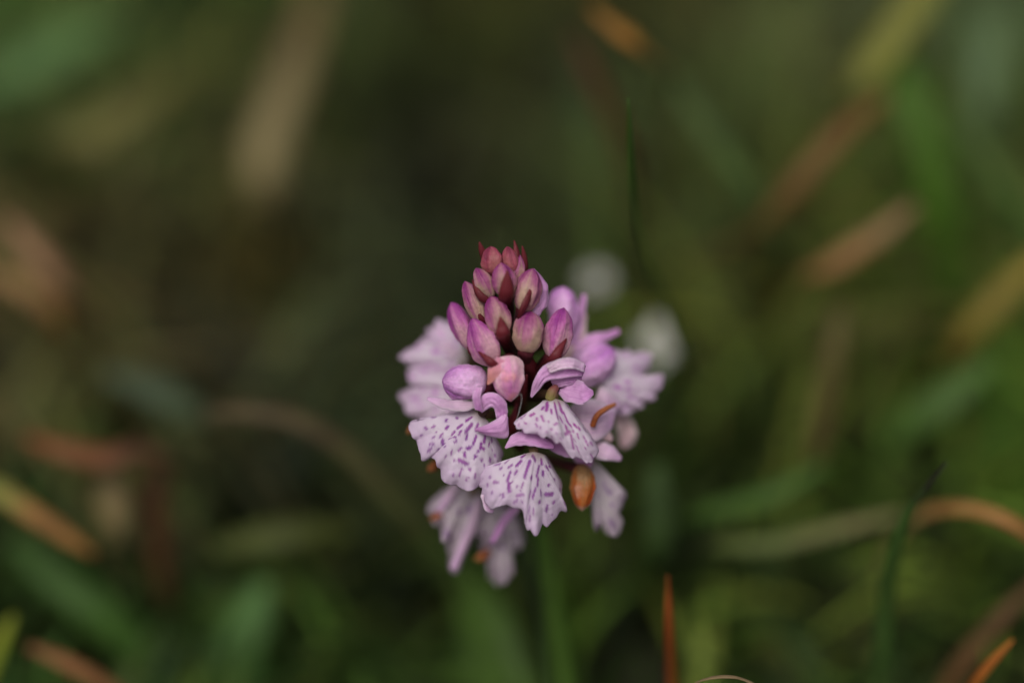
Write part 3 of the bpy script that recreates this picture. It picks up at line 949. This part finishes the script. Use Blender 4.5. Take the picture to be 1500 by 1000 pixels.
# ---- spotted lips
def lip(parent, throat, edge, mat, seed, bulge=10, wrinkle=3.0, cren=3.0, nu=110, nv=64, density=1.0, fold=None, dash_w=2.0, loops=True, name='lip', tmark=True, droop=0.0, marks=()):
    R = random.Random(seed)
    T = spline(np.array(throat, float), nu)
    E = spline(np.array(edge, float), nu)
    clen = np.concatenate([[0], np.cumsum(np.linalg.norm(np.diff(E, axis=0), axis=1))])
    wid, leng = clen[-1], float(np.mean(np.linalg.norm(E - T, axis=1)))
    ph = [R.uniform(0, 6.28) for _ in range(8)]
    # dashes in (u, v): list of (u0, v0, u1, v1, halfwidth)
    D = []
    if loops:
        for sgn in (-1, 1):
            for ku, (a0, a1, a2) in enumerate(((.03, .05, .05), (.07, .19, .13), (.13, .31, .25))):
                path = [(a0, .2), (a1 * .7, .36), (a1, .54), (a2 + (a1 - a2) * .6, .70), (a2 * .6, .76 - .04 * ku)]
                path = spline([(p[0] * wid * .8, p[1] * leng, 0) for p in path], 60)
                s, on = 0, True
                start = path[0]
                run = R.uniform(4, 10)
                for a_, b_ in zip(path[:-1], path[1:]):
                    s += np.linalg.norm(b_ - a_)
                    if s > run:
                        if on and R.random() < .8:
                            j1, j2 = R.uniform(-2.2, 2.2), R.uniform(-2.2, 2.2)
                            D.append((.5 + sgn * (start[0] + j1) / (wid * .8), start[1] / leng, .5 + sgn * (b_[0] + j2) / (wid * .8), b_[1] / leng, dash_w * R.uniform(.7, 1.3)))
                        on = not on
                        start, s = b_, 0
                        run = R.uniform(2.5, 8) if on else R.uniform(3, 7)
    if marks:
        vv = np.linspace(0, 1, 60)[:, None, None]
        G = (T[None] * (1 - vv) + E[None] * vv)[:, :, :2].reshape(-1, 2)

        def loc(x, y):
            k = int(np.argmin((G[:, 0] - x) ** 2 + (G[:, 1] - y) ** 2))
            return (k % nu) / (nu - 1), (k // nu) / 59
        for mk in marks:
            x0, y0, x1, y1 = mk if len(mk) == 4 else (*mk, mk[0] + R.uniform(-1, 1), mk[1] + R.uniform(.5, 2))
            D.append((*loc(x0, y0), *loc(x1, y1), dash_w * R.uniform(.75, 1.2) * (1 if len(mk) == 4 else .85)))
    nd = int(84 * density)
    tries = 0
    while nd > 0 and tries < 900:
        tries += 1
        u, v = R.uniform(.05, .95), R.uniform(.22, .94)
        lenp = R.uniform(.8, 5.5) * (1.4 - .8 * v)
        if any(((u - (d[0] + d[2]) / 2) * wid * max(v, .25)) ** 2 + ((v - (d[1] + d[3]) / 2) * leng) ** 2 < (5.8 + dash_w) ** 2 for d in D):
            continue
        dv = lenp / leng
        du = R.uniform(-.7, .7) * lenp / (wid * max(v, .3))
        D.append((u, v, u + du, min(v + dv, .97), dash_w * R.uniform(.55, 1.05)))
        nd -= 1
    V, UV, SP, RM, TH = [], [], [], [], []
    Cc = [at(p) for p in T]
    tow = vdir((0, 0, 1))
    us = np.linspace(0, 1, nu)
    nz = lambda u, f, k: mnoise.noise(Vector((u * f, seed * 1.37 + k, k * 3.1)))
    fm = [u + .05 * nz(u, 6, 9) for u in us]
    cr = np.array([1.3 * nz(u, 7, 1) + .75 * math.sin(6.283 * 13 * fm[k] + ph[0]) * (.6 + nz(u, 5, 10)) + .55 * math.sin(6.283 * 24 * fm[k] + ph[1]) * (.6 + nz(u, 8, 11)) + 1.1 * nz(u, 15, 2) + .9 * nz(u, 30, 3) + .5 * nz(u, 55, 4) for k, u in enumerate(us)]) * cren * .95
    big = [2.6 * nz(u, 5, 5) + 1.5 * nz(u, 11, 6) for u in us]
    fine = [1.5 * nz(u, 20, 7) + 1.0 * nz(u, 38, 8) + math.sin(6.283 * 12 * fm[k] + ph[2]) * (.7 + nz(u, 5, 12)) for k, u in enumerate(us)]
    for j in range(nv):
        v = j / (nv - 1)
        for i in range(nu):
            u = us[i]
            p = T[i] * (1 - v) + E[i] * v
            dirp = E[i] - T[i]
            dn = np.linalg.norm(dirp[:2]) + 1e-6
            e = max(0, (v - .55) / .45) ** 2
            p = p + dirp / dn * cr[i] * e
            d = bulge * math.sin(math.pi * min(1, v)) * math.sin(math.pi * u) ** .6
            d += wrinkle * 1.7 * v ** 1.4 * big[i] * (.8 + .4 * math.sin(3 * v + ph[5]))
            d += wrinkle * 1.7 * e * fine[i]
            p = p + np.array([0, 1.0, 0]) * wrinkle * .35 * e * fine[i]
            d -= droop * v * v
            d -= wrinkle * 2.2 * max(0, (v - .78) / .22) ** 2 * (.6 + 1.6 * nz(u, 6, 13))
            d += wrinkle * 1.1 * v * math.exp(-((u - .36) / .05) ** 2)
            if fold:
                fu, amt = fold
                d -= amt * v * max(0, u - fu) / (1 - fu)
                d += .25 * amt * v * math.exp(-((u - fu) / .06) ** 2)
            q = Vector((p[0] / 16, p[1] / 16, seed))
            d += v * 2.2 * (mnoise.noise(q) + .7 * mnoise.noise(q * 2.7))
            V.append(at((p[0], p[1], p[2] + d)))
            UV.append((u, v))
    Uv = np.array(UV)
    sp = np.zeros(len(V))
    sc = wid * np.maximum(Uv[:, 1], .18)
    jx, jy = Uv[:, 0] * wid, Uv[:, 1] * leng
    jit = .55 * np.sin(jx * .9 + 1.7 * np.sin(jy * .5)) * np.sin(jy * .8 + seed) + .35 * np.sin(jx * 2.1 + seed) * np.sin(jy * 1.7)
    for (u0, v0, u1, v1, hw) in D:
        x0, y0 = (Uv[:, 0] - u0) * sc, (Uv[:, 1] - v0) * leng
        dx = (u1 - u0) * wid * max(v0, .18)
        dy = (v1 - v0) * leng
        q = np.clip((x0 * dx + y0 * dy) / (dx * dx + dy * dy + 1e-6), 0, 1)
        dist = np.hypot(x0 - q * dx, y0 - q * dy) + jit
        sp = np.maximum(sp, np.clip((hw + .9 - dist) / 1.8, 0, 1) * (0.95 - .6 * max(0, v0 - .5)) * R.uniform(.9, 1))
    rim = np.clip((Uv[:, 1] - .66) / .34, 0, 1) * .65 + .3 * np.clip(np.abs(Uv[:, 0] - .5) * 2 - .7, 0, 1)
    th = np.clip((.14 - Uv[:, 1]) / .14, 0, 1) * (.7 if tmark else .3)
    return link_mesh(name, V, gridfaces(nu, nv), mat, parent, uv=UV, attrs={'spot': sp, 'rim': rim, 'throat': th}, solid=1.6)


def floret(throat, back_y, r=9, parent=orchid, mat=None):
    """Ovary and throat of an open flower; lip, sepals and petals hang on it."""
    A = axis(back_y)
    mid = (0.45 * A[0] + .55 * throat[0], 0.45 * A[1] + .55 * throat[1] - 6, .5 * A[2] + .5 * throat[2])
    return tube('floret', [A, mid, throat], [r * .6, r * .7, r * .7], mat or THROAT, parent, ns=14, ny=14, ridge=.08, twist=2)


# front right flower
f1 = floret((812, 580, -8), 590, 10)
lip(f1, [(795, 587, -10), (811, 584, -2), (827, 588, -10)],
    [(797, 589, -12), (776, 603, 0), (754, 619, 4), (764, 632, 12), (786, 637, 18), (806, 644, 22), (822, 650, 24), (832, 662, 20), (846, 671, 14), (866, 678, 2), (875, 656, -10), (858, 628, -18), (830, 592, -14)],
    LIP_A, 5, bulge=9, wrinkle=2.4, cren=3.0, fold=(.68, 16), dash_w=1.6, loops=False, density=.3,
    marks=[(801.5, 590, 804.5, 603), (812, 590, 814.5, 612), (818, 590, 822, 604), (825, 604, 830, 616), (830, 617, 836.6, 625), (793, 609, 797.6, 618), (804, 617), (812, 622, 816, 619), (806, 630, 809, 628), (800, 633), (827, 636, 832, 631), (821, 642), (786, 621, 787, 626), (777, 608, 782, 606), (770, 620), (764, 612), (796, 597, 794, 600), (836, 638, 838, 656), (846, 636, 847, 641), (847, 627), (808, 640), (785, 635), (844, 653, 847, 661), (857, 656), (855, 640, 860, 651), (792, 626), (807, 600, 808, 606), (820, 612, 823, 618), (829, 624, 830, 630), (840, 630), (815, 633)])
patch('petal', [(777, 581, 2), (782, 558, 10), (796, 536, 12), (822, 526, 10), (845, 528, 6), (858, 536, 0)],
      [(779, 582, 0), (790, 570, 4), (801, 558, 6), (820, 555, 8), (838, 552, 6), (853, 551, -2)], SEPAL, f1, bulge=5, roll=4, rough=2.6)
patch('petal', [(800, 536, 16), (818, 526, 16), (838, 524, 12), (857, 533, 4)], [(806, 546, 20), (822, 541, 22), (840, 540, 18), (856, 545, 6)], SEPAL_PALE, f1, bulge=4, roll=2, rough=3)
patch('petal', [(806, 556, -10), (822, 552, -6), (838, 551, -6), (853, 550, -8)], [(812, 568, -12), (824, 566, -6), (840, 562, -6), (852, 556, -8)], SEPAL, f1, bulge=3)
ribbon('sepal', [(822, 568, -14), (838, 572, -4), (854, 576, -2), (869, 575, -8)], [11, 19, 17, 3], (.1, .2, 1), SEPAL, f1, cup=.3, wave=.08, waves=1.5, gutter=.3)
tube('column', [(806, 584, -6), (809, 574, -2), (815, 566, -4)], [8, 8, 5], leaf_mat('pollen column', lin(122, 112, 66, 1.5), lin(110, 62, 60, 1.5), trans=.05), f1, ns=12, ny=8)
ribbon('sepal', [(848, 660, -34), (832, 656, -36), (812, 650, -38), (800, 648, -44)], [12, 15, 12, 6], (0, 0, 1), SEPAL, f1, cup=.2)

# lower centre flower
f2 = floret((782, 660, -16), 680, 10)
lip(f2, [(768, 665, -18), (783, 662, -8), (798, 666, -18)],
    [(768, 667, -20), (740, 676, -6), (708, 686, -4), (705, 706, 4), (710, 728, 10), (722, 742, 12), (736, 738, 18), (752, 742, 22), (766, 755, 22), (771, 772, 16), (781, 780, 12), (794, 773, 4), (812, 760, -6), (829, 742, -16), (820, 727, -16), (824, 714, -22), (814, 692, -26), (799, 668, -22)],
    LIP_B, 9, bulge=8, wrinkle=2.8, cren=3.2, fold=(.60, 22), dash_w=1.95, loops=False, density=.3,
    marks=[(763, 675, 757, 682), (776, 676, 769, 699), (789, 682, 783, 698), (747, 692, 744, 706), (745, 707, 751, 720), (757, 689, 755, 695), (737.5, 696), (767, 707, 764, 714), (757, 711.5), (756.6, 725, 764.6, 724.5), (777, 720, 774, 729), (759, 732, 755, 735), (787.5, 700, 786, 711), (784, 716, 779, 728), (795, 692, 795, 696), (806, 693), (803, 710), (798, 723, 809, 722.5), (781, 746, 781, 751), (776.5, 757, 776.5, 761), (800, 741, 799, 746), (775, 742, 774, 748), (723, 706, 730, 707), (725, 681, 732, 679), (734, 686), (715.5, 710), (721, 720, 723, 721.5), (719, 698), (737.5, 723, 740, 727), (733, 723.6), (764, 670, 769, 667), (780, 668, 783, 674), (792, 672, 793, 679), (749, 681, 745, 684), (763, 718), (811, 735), (790, 735)])
ribbon('sepal', [(740, 656, -4), (755, 644, 0), (776, 641, 2), (796, 648, 0), (812, 655, -6)], [1, 10, 12, 9, 2], (0, .3, .95), SEPAL, f2, cup=.35)
ribbon('sepal', [(722, 735, -8), (714, 725, -4), (716, 742, -2), (722, 750, -6)], [8, 9, 8, 2], (0, 0, 1), SEPAL_PALE, f2, cup=.2)
ribbon('petal', [(762, 640, -16), (775, 628, -12), (790, 628, -14)], [3, 9, 3], (0, .4, .9), SEPAL, f2, cup=.4)

# left front flower
f3 = floret((708, 606, -22), 630, 10)
lip(f3, [(692, 600, -26), (704, 606, -16), (714, 616, -20)],
    [(690, 601, -30), (650, 608, -26), (606, 616, -34), (604, 636, -28), (612, 656, -22), (621, 675, -18), (634, 671, -14), (642, 686, -12), (648, 699, -14), (662, 708, -10), (678, 718, -8), (696, 714, -8), (712, 710, -12), (726, 692, -22), (736, 664, -32), (724, 638, -28), (716, 618, -22)],
    LIP_B, 21, bulge=9, wrinkle=3.2, cren=3.2, fold=(.66, 14), dash_w=1.95, loops=False, density=.35,
    marks=[(656, 624, 654, 628.5), (665.5, 632, 662.4, 638), (658, 642, 667.6, 641), (647.7, 636, 645.6, 641), (648.7, 644, 651, 650.6), (653, 652.7), (635, 624), (624.6, 625.4), (654, 615), (630, 651, 636, 650), (626.7, 659, 631, 657), (618, 637), (676, 656, 671, 659), (690.7, 622, 681, 632), (684.5, 636, 683.4, 643), (697, 640, 693, 650.6), (687.6, 656, 684, 657), (704, 649.5, 703, 656), (700, 660), (662.4, 660, 661, 665), (680, 663, 681, 667), (672, 674, 681, 677), (696, 667), (707.5, 657), (683.6, 655.4, 690, 654), (694.6, 669.7), (673.7, 674, 684.7, 679.6), (664, 693), (674.8, 693, 673.7, 696), (695.7, 694), (725, 666), (708, 680.7), (653, 667.5), (665, 673), (690, 612, 684, 616), (700, 622, 697, 630), (676, 622, 671, 626), (669, 612), (640, 633), (641, 657), (635, 640), (710, 640, 709, 648), (716, 650), (688, 686), (676, 686)])
patch('petal', [(700, 600, 2), (703, 584, 8), (714, 575, 12), (730, 577, 12), (741, 588, 8), (744, 604, 2)],
      [(706, 604, 0), (712, 600, 4), (719, 596, 6), (724, 598, 6), (726, 606, 4), (728, 618, 0)], SEPAL, f3, bulge=5, roll=3, rough=2.4)
patch('sepal', [(742, 598, 0), (733, 610, 5), (714, 621, 6), (696, 628, 2)], [(744, 616, -2), (743, 640, 0), (720, 639, 4), (696, 630, 2)], SEPAL, f3, bulge=6)
ribbon('sepal', [(697, 592, -8), (676, 594, -4), (650, 591, -8), (626, 583, -16)], [5, 9, 8, 3], (0, .4, .9), SEPAL_PALE, f3, cup=.35)
patch('petal', [(693, 572, 16), (692, 584, 20), (696, 600, 16)], [(707, 566, 14), (704, 582, 18), (707, 602, 12)], SEPAL, f3, bulge=4, rough=2)
tube('column', [(706, 606, -12), (712, 598, -4), (716, 592, -4)], [7, 7, 4], THROAT, f3, ns=12, ny=8)

# two blurred flowers on the left
SHIFT[0] = -45.0
f4 = floret((672, 530, -96), 545, 9)
lip(f4, [(676, 500, -96), (684, 520, -90), (682, 540, -96)],
    [(676, 492, -104), (660, 474, -118), (642, 474, -122), (628, 486, -124), (606, 506, -128), (589, 521, -130), (602, 534, -124), (612, 540, -120), (640, 548, -108), (676, 548, -100)],
    LIP_C, 33, bulge=6, wrinkle=3, cren=4, dash_w=3.4, loops=False, density=.22)
f5 = floret((678, 578, -86), 600, 9)
lip(f5, [(684, 556, -84), (690, 574, -78), (686, 592, -84)],
    [(676, 545, -92), (640, 540, -100), (612, 538, -106), (596, 549, -110), (606, 563, -106), (590, 574, -108), (592, 590, -104), (606, 612, -98), (640, 616, -86), (676, 612, -80), (692, 600, -80)],
    LIP_C, 35, bulge=6, wrinkle=3, cren=4, dash_w=3.4, loops=False, density=.25)
ribbon('sepal', [(668, 520, -90), (652, 500, -100), (640, 478, -112)], [10, 12, 3], (-.2, .3, .9), SEPAL_PALE, f4, cup=.3)

# right-hand flowers behind
SHIFT[0] = -40.0
f9 = floret((868, 545, -70), 560, 9)
lip(f9, [(866, 540, -74), (874, 556, -66), (874, 574, -74)],
    [(872, 528, -86), (896, 514, -104), (930, 516, -116), (956, 522, -122), (948, 540, -118), (944, 552, -114), (970, 549, -118), (964, 572, -112), (945, 592, -104), (918, 604, -94), (894, 607, -86), (878, 592, -78)],
    LIP_C, 41, bulge=8, wrinkle=2.5, cren=3.5, dash_w=3.2, loops=False, density=.28)
bud((900, 512, -62), (836, 556, -62), 58, BUD_LILAC, 2.0, blunt=.9, flat=.8, prof=[.5, .7, .86, .96, 1.0, .94, .74, .5, .06], parent=orchid, ay=585)
ribbon('sepal', [(846, 520, -72), (868, 500, -80), (888, 492, -88), (907, 484, -96)], [14, 14, 7, 4], (0, .3, .9), SEPAL, f9, cup=.4)
f10 = floret((832, 480, -70), 500, 8)
bud((828, 420, -64), (822, 486, -56), 46, BUD_LILAC, 2.8, blunt=.7, flat=.85, prof=[.5, .7, .86, .96, 1.0, .94, .74, .5, .06], ay=515)
ribbon('sepal', [(838, 505, -76), (846, 475, -84), (852, 452, -90), (856, 431, -96)], [10, 8, 6, 3], (.2, .2, .9), SEPAL, f10, cup=.3)
ribbon('sepal', [(832, 530, -72), (842, 500, -80), (850, 478, -86), (857, 460, -92)], [13, 13, 10, 3], (.2, .2, .9), FADED, f10, cup=.3)
ribbon('petal', [(850, 540, -66), (866, 520, -60), (884, 515, -66), (898, 520, -74)], [8, 12, 10, 3], (0, .4, .9), SEPAL, f9, cup=.4)

# faded flower at lower right with its rusty ovary
SHIFT[0] = -12.0
f8 = floret((866, 640, -80), 640, 9)
ribbon('sepal', [(850, 628, -70), (868, 630, -60), (884, 634, -62), (897, 645, -72)], [8, 13, 12, 4], (0, .3, .9), FADED, f8, cup=.4)
ribbon('sepal', [(862, 650, -66), (880, 658, -58), (896, 664, -60), (910, 672, -68)], [9, 14, 12, 3], (.1, .3, .9), SEPAL_PALE, f8, cup=.4)
ribbon('sepal', [(858, 600, -66), (850, 612, -60), (846, 624, -60)], [18, 22, 10], (.1, .2, .9), SEPAL, f8, cup=.3)
ribbon('sepal', [(905, 605, -150), (914, 620, -150), (918, 640, -154), (912, 656, -160)], [8, 15, 16, 5], (.2, .2, .9), FADED, f8, cup=.3)
patch('sepal', [(836, 594, -50), (856, 584, -52), (880, 588, -60), (902, 602, -76)], [(842, 634, -46), (862, 648, -44), (880, 644, -54), (896, 628, -70)], SEPAL_PALE, f8, bulge=8)
patch('petal', [(840, 640, -58), (856, 652, -54), (872, 664, -56)], [(836, 668, -62), (848, 680, -58), (866, 684, -60)], SEPAL, f8, bulge=6)
patch('sepal', [(880, 566, -78), (896, 574, -84), (910, 590, -96)], [(868, 592, -70), (878, 604, -74), (896, 610, -86)], SEPAL_PALE, f9, bulge=5)
tube('withered_spur', [(868, 624, -32), (874, 609, -28), (887, 599, -34), (901, 592, -46)], [4.5, 4.5, 4, 3], RUST, f8, ns=12, ny=14)
lip(f8, [(862, 676, -94), (868, 672, -88), (876, 678, -94)],
    [(862, 684, -96), (864, 715, -92), (866, 744, -90), (872, 777, -94), (880, 768, -92), (888, 782, -94), (903, 784, -98), (912, 766, -102), (905, 750, -104), (916, 724, -108), (895, 702, -104), (880, 684, -98)],
    LIP_D, 51, bulge=5, wrinkle=4, cren=3, dash_w=2.6, loops=False, density=.2)
cap = bud((855, 748, -40), (852, 680, -52), 35, bud_mat('rusty seed pod', lin(132, 98, 62, 1.3), lin(158, 86, 38, 1.3), lin(150, 66, 24, 1.3), stain=lin(180, 144, 128, 1.2)), .8, blunt=.5, ay=660)

cap.name = 'seed_pod'
cap['label'] = 'rusty orange swollen pod hanging at the lower right of the spike'
# hanging withered flowers at lower left
SHIFT[0] = -45.0
f6 = floret((690, 722, -96), 720, 8)
lip(f6, [(676, 716, -102), (690, 712, -96), (706, 722, -102)],
    [(664, 716, -110), (640, 726, -118), (628, 746, -120), (640, 766, -114), (652, 790, -110), (658, 812, -110), (658, 832, -112), (672, 834, -110), (682, 808, -108), (696, 780, -108), (712, 752, -108)],
    LIP_D, 61, bulge=6, wrinkle=6, cren=2.5, dash_w=3.4, loops=False, density=.22)
ribbon('sepal', [(670, 708, -88), (656, 728, -92), (641, 750, -100)], [7, 7, 3], (0, .2, 1), SEPAL_PALE, f6, cup=.4)
ribbon('sepal', [(704, 730, -92), (690, 772, -92), (676, 806, -96), (664, 834, -102)], [7, 8, 7, 6], (.3, .1, .9), SEPAL_PALE, f6, cup=.5)
f6b = floret((716, 724, -112), 730, 8)
lip(f6b, [(706, 724, -118), (717, 720, -112), (730, 726, -118)],
    [(698, 730, -124), (692, 752, -124), (690, 776, -126), (702, 788, -124), (716, 800, -124), (732, 796, -126), (742, 780, -128), (746, 756, -128), (738, 732, -124)],
    LIP_D, 67, bulge=6, wrinkle=5, cren=3, dash_w=3.0, loops=False, density=.22)
f7 = floret((734, 750, -120), 740, 8)
lip(f7, [(722, 746, -128), (736, 744, -122), (752, 752, -128)],
    [(708, 752, -140), (706, 780, -144), (702, 806, -146), (712, 824, -146), (716, 844, -148), (735, 851, -150), (752, 840, -150), (750, 812, -148), (766, 800, -148), (766, 776, -144), (756, 756, -138)],
    LIP_D, 63, bulge=6, wrinkle=5, cren=3, dash_w=3.2, loops=False, density=.2)
ribbon('sepal', [(758, 742, -64), (742, 758, -60), (730, 776, -62), (721, 794, -68)], [6, 7, 6.5, 3], (-.2, .2, .9), SEPAL, f7, cup=.5)
for nm, P_, R_, par in (('withered_tip', [(716, 806, -128), (706, 815, -122), (696, 818, -124)], [5, 8, 3], f7), ('withered_tip', [(642, 676, -60), (634, 684, -56), (628, 688, -60)], [5, 8, 4], f3),
                        ('withered_tip', [(612, 624, -64), (603, 628, -60), (598, 634, -62)], [4, 6, 3], f5), ('withered_tip', [(646, 752, -104), (636, 758, -102), (630, 760, -104)], [4, 5, 2], f6)):
    tube(nm, P_, R_, RUST, par, ns=10, ny=8)

SHIFT[0] = 0.0
# ------------------------------------------------------------------ strand of spider silk with dew between bud and lip
silk_m, nt, N, L, B = nodes_of('spider silk')
B.inputs['Base Color'].default_value = (.6, .6, .6, 1)
B.inputs['Roughness'].default_value = .3
sp_pts = [(752, 584, 24), (763, 577, 22), (764, 588, 20), (761, 600, 18), (757, 614, 14)]
silk = tube('spider_silk', sp_pts, [.16, .16, .16], silk_m, ns=5, ny=24)
tag(silk, 'fine beaded strand of spider silk between the stained bud and the right lip', 'spider silk')
c = spline([at(p) for p in sp_pts], 15)
for k, p in enumerate(c):
    r_ = rnd.uniform(.3, .9)
    tube('dew_bead', [p - [0, 0, r_], p, p + [0, 0, r_]], [r_ * .5, r_, r_ * .5], silk_m, silk, ns=6, ny=4, world=True)
